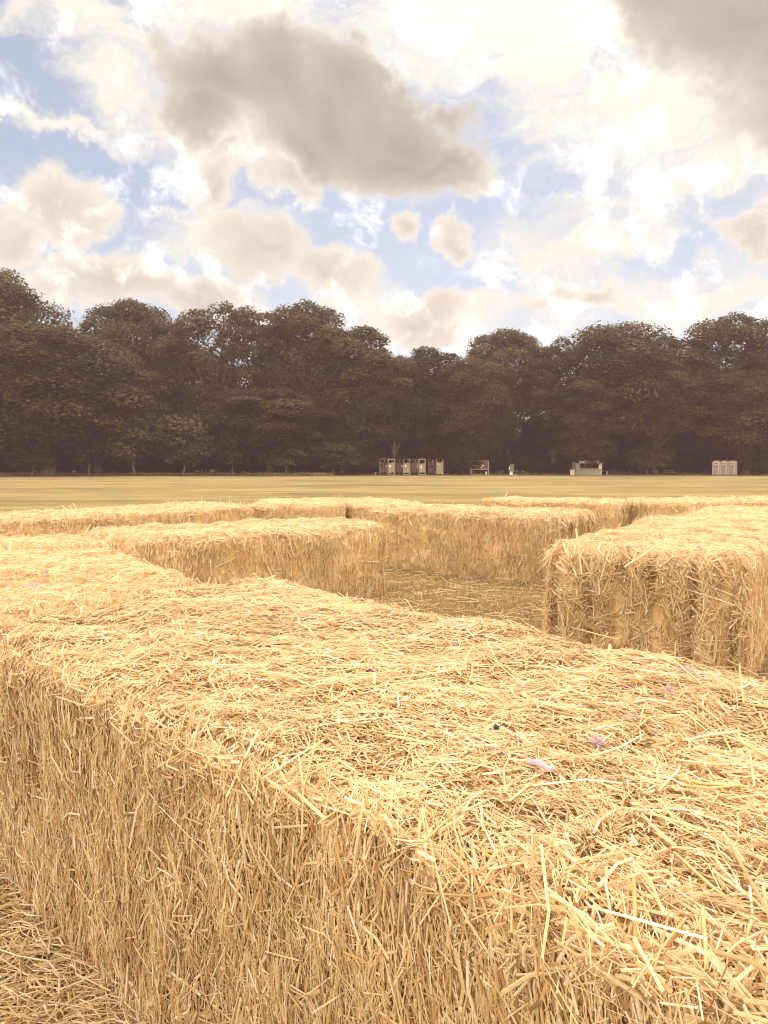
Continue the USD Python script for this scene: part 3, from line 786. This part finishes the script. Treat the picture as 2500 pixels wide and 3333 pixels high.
n = 3300
c = np.column_stack([rng.uniform(-0.8, 3.2, n), rng.uniform(3.4, 10.6, n)])
litter('loose straw scattered over the grass of the gap', c, rng.uniform(0, 6.28, n), rng.uniform(0.05, 0.26, n), rng.uniform(0.003, 0.007, n), rng.uniform(0.02, 0.075, n))
n = 15000
fp = bales['A'].q
tt = rng.uniform(-0.1, 1.15, n)
nrm = np.array([-(fp[1] - fp[0])[1], (fp[1] - fp[0])[0]]); nrm /= np.linalg.norm(nrm)
dd = np.abs(rng.normal(0, 0.33, n))
c = fp[0] + (fp[1] - fp[0]) * tt[:, None] - nrm * (dd - 0.03)[:, None]
z = np.clip(0.17 - 0.25 * dd, 0.03, 0.2) * rng.uniform(0.1, 1.0, n)
litter('loose straw heaped on the ground at the foot of the foreground bale', c, rng.uniform(0, 6.28, n), np.clip(np.exp(rng.normal(math.log(0.085), 0.5, n)), 0.03, 0.3), np.clip(np.exp(rng.normal(math.log(0.0034), 0.45, n)), 0.001, 0.007), z)

# ------------------------------------------------------------------ things along the foot of the wood
def src(x, Y=124.0, z=0.0):
    return at_depth(x / 3.2552, Y, z)


def facing(p):
    """turn that points a thing's front (-y) at the camera"""
    return math.atan2(p[1], p[0]) - math.pi / 2


def cubicle(x, label, kind):
    p = src(x)
    t = thing('shower_cubicle', label, 'shower cubicle', p, facing(p) - 0.05, 'wooden shower cubicles at the edge of the wood')
    W, H = 1.12, 2.62 if kind != 3 else 2.5
    for sx in (-1, 1):                                   # door frame in front
        part('post', box(0.13, 0.13, H, (sx * (W / 2 - 0.065), 0, H / 2), 0.012), WOOD, t)
    if kind != 3:
        part('top_rail', box(W - 0.262, 0.11, 0.15, (0, 0, H - 0.075), 0.012), WOOD, t)
        part('bottom_rail', box(W - 0.262, 0.11, 0.11, (0, 0, 0.075), 0.012), WOOD, t)
    z0, z1 = ((0.36, 1.98), (0.38, 2.04), (0.42, 1.86), (0.16, 2.06))[kind]
    n = 5
    bw = (W - 0.27) / n
    for k in range(n):
        skew = (0.09 if kind == 0 else 0.02) * (k - 2) / 2
        part('door_plank', box(bw - 0.014, 0.03, z1 - z0, (-(W - 0.27) / 2 + bw * (k + 0.5), 0.004 * (k % 2), (z0 + z1) / 2 + skew), 0.004), WOOD, t)
    for z in (z0 + 0.2, z1 - 0.2):
        part('door_ledge', box(W - 0.29, 0.035, 0.09, (0, 0.045, z), 0.006), WOOD, t)
    if kind != 3:
        part('notice', box(0.22, 0.006, 0.36, (-0.19 + 0.03 * kind, -0.028, z1 - 0.55), 0.001), PAPER, t, 'white paper notice on the door')
    else:
        part('notice', box(0.26, 0.006, 0.07, (-0.22, -0.028, z1 - 0.42), 0.001), PAPER, t, 'narrow pale strip on the door')
    # open bay to the left, its plank back set 1.2 m behind
    bx0, bx1, by = -1.86, -0.74, 1.15
    for xx in (bx0, bx1):
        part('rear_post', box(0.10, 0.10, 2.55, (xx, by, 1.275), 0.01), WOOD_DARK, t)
    n = 7
    bw = (bx1 - bx0 - 0.11) / n
    for k in range(n):
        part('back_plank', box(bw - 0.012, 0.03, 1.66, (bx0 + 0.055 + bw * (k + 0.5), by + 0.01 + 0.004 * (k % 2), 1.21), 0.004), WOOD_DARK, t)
    if kind != 3:
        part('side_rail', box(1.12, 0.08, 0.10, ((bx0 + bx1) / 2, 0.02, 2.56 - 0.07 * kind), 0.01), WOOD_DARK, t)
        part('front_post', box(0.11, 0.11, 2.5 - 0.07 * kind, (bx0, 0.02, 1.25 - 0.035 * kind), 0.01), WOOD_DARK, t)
        part('dispenser', box(0.20, 0.16, 0.42, (-0.72, -0.02, 1.42), 0.02), GREYGREEN if kind == 9 else LOO_DOOR, t, 'small dispenser box beside the door')
    else:
        for xx in (-1.45, -1.1):
            part('stub_post', box(0.06, 0.06, 0.5, (xx, by, 2.27), 0.008), WOOD_DARK, t)
    pipe = part('shower_pipe', tube([(-1.25, by - 0.03, 2.1), (-1.25, by - 0.05, 2.38), (-1.2, by - 0.2, 2.44), (-1.14, by - 0.36, 2.36)], 0.022, 8), METAL, t)
    rose = trimesh.creation.cone(0.11, 0.10, sections=16)
    rose.apply_translation((-1.13, by - 0.38, 2.24))
    part('shower_head', rose, METAL, pipe)
    for k in range(3):
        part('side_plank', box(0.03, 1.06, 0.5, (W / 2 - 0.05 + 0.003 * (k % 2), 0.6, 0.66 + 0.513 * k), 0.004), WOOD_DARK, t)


cubicle(1273.6, 'leftmost shower cubicle, its door leaning, a notice on the planks', 0)
cubicle(1323.0, 'second shower cubicle from the left with a level door and notice', 1)
cubicle(1374.0, 'third shower cubicle with the shortest door and a low notice', 2)
cubicle(1431.5, 'rightmost shower cubicle with bare posts and no top rail', 3)

p = src(1561.5)
t = thing('notice_stall', 'open fronted wooden stall with white notices on its dark back', 'stall', p, facing(p))
for sx in (-1, 1):
    part('post', box(0.13, 0.13, 2.22 - 0.04 * sx, (sx * 1.39, 0, 1.11 - 0.02 * sx), 0.012), WOOD, t)
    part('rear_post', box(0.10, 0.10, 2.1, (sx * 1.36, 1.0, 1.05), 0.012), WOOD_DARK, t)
bm = box(2.95, 0.16, 0.12, (0, 0, 2.29), 0.012)
bm.apply_transform(trimesh.transformations.rotation_matrix(0.028, (0, 1, 0), (0, 0, 2.29)))
part('top_beam', bm, WOOD, t)
for k in range(6):
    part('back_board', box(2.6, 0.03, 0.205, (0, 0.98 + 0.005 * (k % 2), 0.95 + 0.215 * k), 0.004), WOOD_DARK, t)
part('counter', box(2.62, 0.62, 0.09, (0, 0.42, 0.86), 0.012), WOOD, t)
part('bottom_rail', box(2.64, 0.09, 0.08, (0, 0.02, 0.10), 0.008), WOOD, t)
for x, z, w, h in ((-0.60, 1.50, 0.44, 0.32), (0.50, 1.52, 0.29, 0.26), (0.22, 1.21, 0.22, 0.20)):
    part('notice', box(w, 0.008, h, (x, 0.955, z), 0.001), PAPER, t)
p2 = p + np.array([1.07, 0.12, 0])
t = thing('bucket', 'pale bucket standing in the right corner of the open stall', 'bucket', p2)
prof = [(0.001, 0.0), (0.13, 0.0), (0.165, 0.55), (0.175, 0.55), (0.175, 0.58), (0.15, 0.58), (0.12, 0.03), (0.001, 0.03)]
part('pail', trimesh.creation.revolve(prof, sections=24), CREAM, t, smooth=30)
part('handle', tube([(0.17 * math.cos(a), 0, 0.56 - 0.12 * math.sin(a)) for a in np.linspace(0, math.pi, 11)], 0.008, 6), METAL, t)

p = src(1665)
t = thing('tap_cabinet', 'small green-grey cabinet on a pale pedestal right of the notice stall', 'cabinet', p, facing(p))
part('slab', box(1.22, 0.9, 0.06, (0.30, 0.1, 0.03), 0.01), CREAM, t)
part('pedestal', box(0.46, 0.4, 0.52, (-0.06, 0, 0.32), 0.02), CREAM, t)
part('cabinet_body', box(0.66, 0.5, 1.14, (0.06, 0.02, 1.15), 0.02), GREYGREEN, t)
part('cabinet_lid', box(0.72, 0.56, 0.05, (0.06, 0.02, 1.745), 0.012), GREYGREEN, t)
part('side_panel', box(0.14, 0.10, 0.60, (-0.36, -0.1, 1.1), 0.01), CREAM, t)
part('lock', box(0.07, 0.02, 0.10, (0.25, -0.24, 1.55), 0.004), DARKIN, t)

# food kiosk
p = src(1840 + 792 / 10.37, 122.5)
t = thing('food_kiosk', 'grey-green food kiosk with a dark serving hatch and TASTY FOOD sign', 'kiosk', p, facing(p))
KW, KH, KD = 4.05, 1.90, 1.9
x0, x1, z0, z1 = -1.33, 1.46, 1.10, 1.86
fr = [box(x0 + KW / 2, 0.06, KH - 0.03, ((x0 - KW / 2) / 2, 0, (KH - 0.03) / 2)), box(KW / 2 - x1, 0.06, KH - 0.03, ((x1 + KW / 2) / 2, 0, (KH - 0.03) / 2)), box(x1 - x0, 0.06, z0, ((x0 + x1) / 2, 0, z0 / 2))]
for k, m in enumerate(fr):
    part('front_panel', m, KHAKI, t)
for sx in (-1, 1):
    part('side_wall', box(0.06, KD, KH - 0.03, (sx * (KW / 2 - 0.03), KD / 2 + 0.035, (KH - 0.03) / 2)), KHAKI, t)
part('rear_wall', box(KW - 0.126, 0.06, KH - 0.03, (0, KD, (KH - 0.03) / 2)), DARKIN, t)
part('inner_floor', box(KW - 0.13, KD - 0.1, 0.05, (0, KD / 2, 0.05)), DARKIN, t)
part('counter', box(x1 - x0 + 0.1, 0.32, 0.05, ((x0 + x1) / 2, -0.12, z0 + 0.02), 0.01), KHAKI, t)
part('roof', box(KW + 0.06, KD + 0.16, 0.07, (0, KD / 2, KH + 0.005), 0.015), KHAKI, t)
for k in range(5):
    xx = x0 + (x1 - x0) * (k + 0.5) / 5
    part('lower_panel', box((x1 - x0) / 5 - 0.02, 0.012, z0 - 0.2, (xx, -0.036, (z0 - 0.2) / 2 + 0.08), 0.003), KHAKI, t)
sg = part('sign_board', box(3.0, 0.07, 0.30, (0.0, -0.06, KH + 0.19), 0.01), KHAKI, t)


def letters(text, h, c, m, parent, name='lettering', depth=0.03, bold=True):
    g = meshkit.text_mesh(text, h, depth, bold)
    b = g.bounds
    g.apply_translation((-(b[0][0] + b[1][0]) / 2, 0, 0))
    g.apply_transform(trimesh.transformations.rotation_matrix(math.pi / 2, (1, 0, 0)))
    g.apply_translation(c)
    return part(name, g, m, parent)


letters('TASTY', 0.40, (-0.72, -0.10, KH + 0.02), CREAM, sg)
letters('FOOD', 0.40, (0.86, -0.10, KH + 0.02), CREAM, sg)
hp = [(0, -0.15), (0.15, 0.02), (0.16, 0.10), (0.10, 0.15), (0.04, 0.14), (0, 0.09), (-0.04, 0.14), (-0.10, 0.15), (-0.16, 0.10), (-0.15, 0.02)]
from shapely.geometry import Polygon
heart = trimesh.creation.extrude_polygon(Polygon(hp), 0.03)
heart.apply_transform(trimesh.transformations.rotation_matrix(math.pi / 2, (1, 0, 0)))
heart.apply_translation((0.13, -0.10, KH + 0.22))
part('heart', heart, RED, sg, 'red heart between the two words')
mb = part('menu_board', box(0.44, 0.03, 0.68, (1.74, -0.055, 1.36), 0.006), CREAM, t, 'white menu board right of the hatch')
part('menu_picture', box(0.16, 0.008, 0.18, (1.74, -0.076, 1.33), 0.002), DARKIN, mb)
part('menu_heading', box(0.34, 0.008, 0.05, (1.74, -0.076, 1.60), 0.002), DARKIN, mb)
br = trimesh.creation.extrude_polygon(Polygon([(-0.24, 0.0), (0.02, -0.26), (0.08, -0.26), (0.08, -0.33), (-0.24, -0.08)]), 0.05)
br.apply_transform(trimesh.transformations.rotation_matrix(math.pi / 2, (1, 0, 0)))
br.apply_translation((1.76, -0.036, 1.0))
part('flap_stay', br, RED, t)  # slanted strip below the menu board
p3 = src(1840 + 312 / 10.37, 123.4)
t = thing('side_screen', 'plain green-grey screen standing against the left end of the kiosk', 'screen', p3, facing(p3))
for k in range(3):
    part('panel', box(0.235, 0.05, 2.04, (-0.24 + 0.24 * k, 0.004 * (k % 2), 1.02), 0.006), GREYGREEN, t)
part('cap_rail', box(0.78, 0.09, 0.05, (0, 0, 2.07), 0.008), KHAKI, t)
p4 = src(1840 + 238 / 10.37, 121.4)
t = thing('litter_bin', 'squat pinkish bin with a rim left of the kiosk', 'bin', p4, facing(p4))
bb = box(0.74, 0.66, 0.80, (0, 0, 0.40), 0.05)
bb.vertices[:, :2] *= (0.90 + 0.12 * bb.vertices[:, 2:] / 0.8)
part('bin_body', bb, PINKISH, t)
for sx, sy, cx, cy in ((0.86, 0.07, 0, -0.37), (0.86, 0.07, 0, 0.37), (0.07, 0.67, -0.395, 0), (0.07, 0.67, 0.395, 0)):
    part('rim', box(sx, sy, 0.08, (cx, cy, 0.85), 0.015), PINKISH, t)
part('bag', box(0.70, 0.64, 0.05, (0, 0, 0.79), 0.02), CREAM, t)
p5 = src(1840 + 1405 / 10.37, 122.5)
t = thing('water_post', 'short T-shaped post right of the kiosk', 'post', p5, facing(p5))
part('stem', tube([(0, 0, 0), (0.005, 0, 0.48)], [0.09, 0.08], 10), PINKISH, t)
part('head', box(0.36, 0.2, 0.14, (0, 0, 0.54), 0.03), KHAKI, t)
part('tap', tube([(0, -0.1, 0.52), (0, -0.17, 0.52), (0, -0.19, 0.46)], 0.018, 6), METAL, t)
p6 = src(1210 + 87 / 6.636, 121.5)
t = thing('ground_peg', 'small white T-shaped peg in the grass left of the cubicles', 'peg', p6, facing(p6))
part('stem', tube([(0, 0, 0), (0, 0, 0.36)], [0.04, 0.035], 8), CREAM, t)
part('crossbar', box(0.26, 0.06, 0.06, (0, 0, 0.39), 0.012), CREAM, t)

# picnic table
p7 = src(2175, 126)
t = thing('picnic_table', 'pale picnic table in the shade left of the portable toilets', 'picnic table', p7, facing(p7) + 0.08)
for k in range(4):
    part('top_plank', box(1.7, 0.15, 0.045, (0, -0.24 + 0.16 * k, 0.76), 0.006), WOOD, t)
for sy in (-1, 1):
    part('bench', box(1.7, 0.26, 0.045, (0, sy * 0.70, 0.45), 0.006), WOOD, t)
for sx in (-1, 1):
    for sy in (-1, 1):
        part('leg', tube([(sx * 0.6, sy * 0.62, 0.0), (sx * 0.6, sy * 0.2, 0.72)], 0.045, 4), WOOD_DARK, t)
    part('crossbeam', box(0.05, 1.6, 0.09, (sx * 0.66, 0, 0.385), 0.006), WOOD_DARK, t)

# portable toilets
def toilet(x, Y, label):
    p = src(x, Y)
    t = thing('portable_toilet', label, 'portable toilet', p, facing(p) - 0.30, 'row of three portable toilets')
    W, Dp, H = 1.10, 1.10, 1.98
    part('base', box(W + 0.04, Dp + 0.04, 0.10, (0, 0, 0.05), 0.015), LOO_DOOR, t)
    part('cabin', box(W, Dp, H - 0.1, (0, 0.0, 0.1 + (H - 0.1) / 2), 0.05), LOO, t)
    for k in range(4):
        for sx in (-1, 1):
            part('side_rib', box(0.03, 0.05, H - 0.4, (sx * (W / 2 + 0.012), -0.36 + 0.24 * k, 1.05), 0.008), LOO, t)
    d = part('door', box(0.66, 0.05, H - 0.2, (0, -Dp / 2 - 0.022, 1.06), 0.015), LOO_DOOR, t)
    for k in range(3):
        part('door_rib', box(0.46, 0.02, 0.05, (0, -Dp / 2 - 0.055, 0.4 + 0.32 * k), 0.006), LOO_DOOR, d)
    part('handle', box(0.05, 0.05, 0.14, (0.26, -Dp / 2 - 0.07, 1.0), 0.01), METAL, d)
    for sx in (-1, 1):
        part('corner_strip', box(0.075, 0.06, H - 0.12, (sx * 0.40, -Dp / 2 - 0.03, 1.05), 0.015), LOO_ROOF, t)
    sgn = part('sign_plate', box(0.56, 0.02, 0.20, (0, -Dp / 2 - 0.058, 1.70), 0.006), LOO_DOOR, t)
    for k, (w, h) in enumerate(((0.13, 0.085), (0.06, 0.06), (0.09, 0.10), (0.08, 0.07))):
        part('sign_mark', box(w, 0.012, h, (-0.19 + 0.13 * k, -Dp / 2 - 0.072, 1.71), 0.002), PAPER, sgn)
    # domed roof
    g = np.linspace(-1, 1, 13)
    X, Yv = np.meshgrid(g, g)
    Z = 0.30 * np.clip(1 - np.abs(X) ** 2.4, 0, 1) ** 0.8 * np.clip(1 - np.abs(Yv) ** 4, 0, 1) ** 0.6
    v = np.stack([X.ravel() * (W / 2 + 0.05), Yv.ravel() * (Dp / 2 + 0.06), H + 0.05 + Z.ravel()], 1)
    i, j = np.meshgrid(np.arange(12), np.arange(12), indexing='ij')
    k = (i * 13 + j).ravel()
    rf = part('roof', (v, np.stack([k, k + 1, k + 14, k + 13], 1)), LOO_ROOF, t, smooth=True)
    part('eave', box(W + 0.10, Dp + 0.12, 0.07, (0, 0, H + 0.014), 0.015), LOO_ROOF, rf)
    part('vent_pipe', tube([(0.32, 0.42, H), (0.32, 0.42, H + 0.42)], 0.045, 10), LOO_DOOR, t)


toilet(2280 + 545 / 10.37, 122.4, 'leftmost portable toilet of the three by the wood')
toilet(2280 + 810 / 10.37, 122.0, 'middle portable toilet of the three by the wood')
toilet(2280 + 1080 / 10.37, 121.6, 'rightmost portable toilet, its grey side wall showing')

# ------------------------------------------------------------------ twine, knots and the nearest single stalks on the bales
def on_bale(b, px, py, lift=0.008):
    """bale coordinates of the point of the bale's top under a picture point"""
    w = at(px, py, b.h)[:2]
    uv = np.zeros(2)
    for _ in range(12):
        q = b.to_world(np.array([[uv[0] * b.hx, uv[1] * b.hy, 0]]))[0, :2] + b.c
        e = 1e-3
        J = np.column_stack([(b.to_world(np.array([[(uv[0] + e) * b.hx, uv[1] * b.hy, 0]]))[0, :2] + b.c - q) / e, (b.to_world(np.array([[uv[0] * b.hx, (uv[1] + e) * b.hy, 0]]))[0, :2] + b.c - q) / e])
        uv = uv + np.linalg.solve(J, w - q)
    s, n = b.surface(np.array([[uv[0] * b.hx, uv[1] * b.hy, b.h + 0.05]]))
    return s[0] + n[0] * lift


def fuzz(c, r, seed, n=70):
    """a frayed knot: a small core with short fibres"""
    g = np.random.default_rng(seed)
    ms = [trimesh.creation.icosphere(1, 1.0)]
    ms[0].apply_scale((r * 0.9, r * 0.7, r * 0.4))
    for _ in range(n):
        d = g.normal(size=3); d[2] = abs(d[2]) * 0.6; d /= np.linalg.norm(d)
        e = d * r * g.uniform(0.8, 2.0)
        m = tube([d * r * 0.2, e * 0.6 + g.normal(0, r * 0.12, 3), e], [0.0013, 0.0011, 0.0006], 3)
        ms.append(m)
    m = joined(ms)
    m.apply_translation(c)
    return m.vertices, m.faces


A = bales['A']
knots = [(685, 680.5), (666.6, 697.6), (632, 719), (597, 741.6), (539.3, 770.8)]
for i, (x, y) in enumerate(knots):
    k = on_bale(A, x, y, 0.008)
    us = np.linspace(-0.93, 0.93, 60) * A.hx
    line = np.column_stack([us, np.full(60, k[1]) + 0.012 * np.sin(us * 3 + i), np.full(60, A.h + 0.05)])
    sp, sn = A.surface(line)
    wob = 0.011 * np.sin(us * 7 + i * 2) - 0.004
    tw = part('twine', (lambda m: (A.to_world(np.array(m.vertices)), m.faces))(tube(sp + sn * wob[:, None], 0.0017, 6)), TWINE, A.prim, smooth=True)
    if i < 4:
        v, f = fuzz(k, 0.012, i)
        part('knot', (A.to_world(v), f), TWINE, tw, 'frayed pink twine knot')
    else:
        d = np.array([0.034, -0.010, 0.004])
        m = tube([k - d + [0, 0, 0.006], k + [0, 0, 0.012], k + d + [0, 0, 0.006]], [0.0055, 0.006, 0.005], 10)
        part('knot', (A.to_world(np.array(m.vertices)), m.faces), TWINE, tw, 'thick mauve tube-like twine end', smooth=True)
for key, x, y, r in (('B', 33, 587, 0.024), ('J', 628, 548, 0.016), ('J', 700, 552, 0.016), ('B', 46, 574, 0.014)):
    b = bales[key]
    v, f = fuzz(on_bale(b, x, y, 0.012), r, int(x))
    part('twine_knot', (b.to_world(v), f), TWINE, b.prim, 'faded pink knot of twine on the top')
J = bales['J']
for v_ in STRIPES:                                       # the six strings round the end of the right bale
    zz = np.linspace(0.05, J.h + 0.02, 24)
    xs = np.full(24, -J.hx - 0.05)
    line = np.column_stack([xs, np.full(24, v_ * J.hy), np.minimum(zz, J.h - 0.05)])
    sp, sn = J.surface(line)
    m = tube(sp + sn * 0.004, 0.003, 5)
    part('twine', (J.to_world(np.array(m.vertices)), m.faces), TWINE, J.prim, smooth=True)


def stalk_mesh(p0, p1, w, g, bend=0.06):
    p0, p1 = np.array(p0), np.array(p1)
    ln = np.linalg.norm(p1 - p0)
    k = g.uniform(0.35, 0.65)
    mid = p0 * (1 - k) + p1 * k + g.normal(0, bend * ln, 3) * [1, 1, 0.4]
    return tube([p0, (p0 + mid) / 2, mid, (mid + p1) / 2, p1], np.array([0.9, 1, 1.12, 1, 0.85]) * w / 2, 6)


def add_stalks(b, n, seed, ulo, uhi, vlo, vhi, lmin=0.08, lmax=0.24, wmin=0.0032, wmax=0.0058):
    """the largest single stalks lying on the bale's top and hanging over its front edge"""
    g = np.random.default_rng(seed)
    for i in range(n):
        u, v = g.uniform(ulo, uhi) * b.hx, g.uniform(vlo, vhi) * b.hy
        edge = g.random() < 0.18
        z = b.h + 0.05
        ln = g.uniform(lmin, lmax)
        a = g.uniform(0, 6.28)
        if edge:
            v, a = -b.hy + g.uniform(-0.02, 0.05), g.normal(-1.57, 0.5)
        d = np.array([math.cos(a), math.sin(a), 0])
        ends = np.array([[u, v, z] - d * ln / 2, [u, v, z] + d * ln / 2])
        s, nn = b.surface(ends)
        lift = g.uniform(0.004, 0.018, 2) + (g.random(2) < 0.12) * g.uniform(0.02, 0.07, 2)
        s = s + nn * lift[:, None]
        if edge:
            s[1] = s[0] + (d * g.uniform(0.5, 0.9) + [0, 0, -g.uniform(0.1, 0.7)]) * ln
        m = stalk_mesh(s[0], s[1], g.uniform(wmin, wmax), g)
        pr = usdkit.mesh(stage, numbered(f'{b.prim.GetPath()}/straw_stalk'), (b.to_world(np.array(m.vertices)), m.faces), STALK, True)
        shade_at_random(pr, 10000, seed * 1000 + i)


add_stalks(A, 120, 11, -0.95, 1.0, -1.0, 0.9, wmax=0.005)
add_stalks(bales['F'], 120, 12, -0.98, 0.0, -1.0, 0.6, 0.10, 0.28, 0.004, 0.0068)
k = on_bale(A, 1072 * D, 1582 * D, 0.012)
g_ = trimesh.creation.icosphere(2, 1.0)
g_.vertices *= (1 + 0.25 * fbm(np.array(g_.vertices) * 0.9, 3, 4))[:, None] * [0.0065, 0.005, 0.0045]
kw = A.to_world(np.array([k]))[0] + [A.c[0], A.c[1], 0]
t = thing('dirt_clod', 'tiny dark clod lying on top of the foreground bale', 'clod', kw)
part('lump', g_, DARKIN, t, smooth=True)
part('root_thread', tube([(0.006, 0, 0.002), (0.016, 0.004, 0.006), (0.024, 0.002, 0.002)], 0.0012, 4), DARKIN, t)
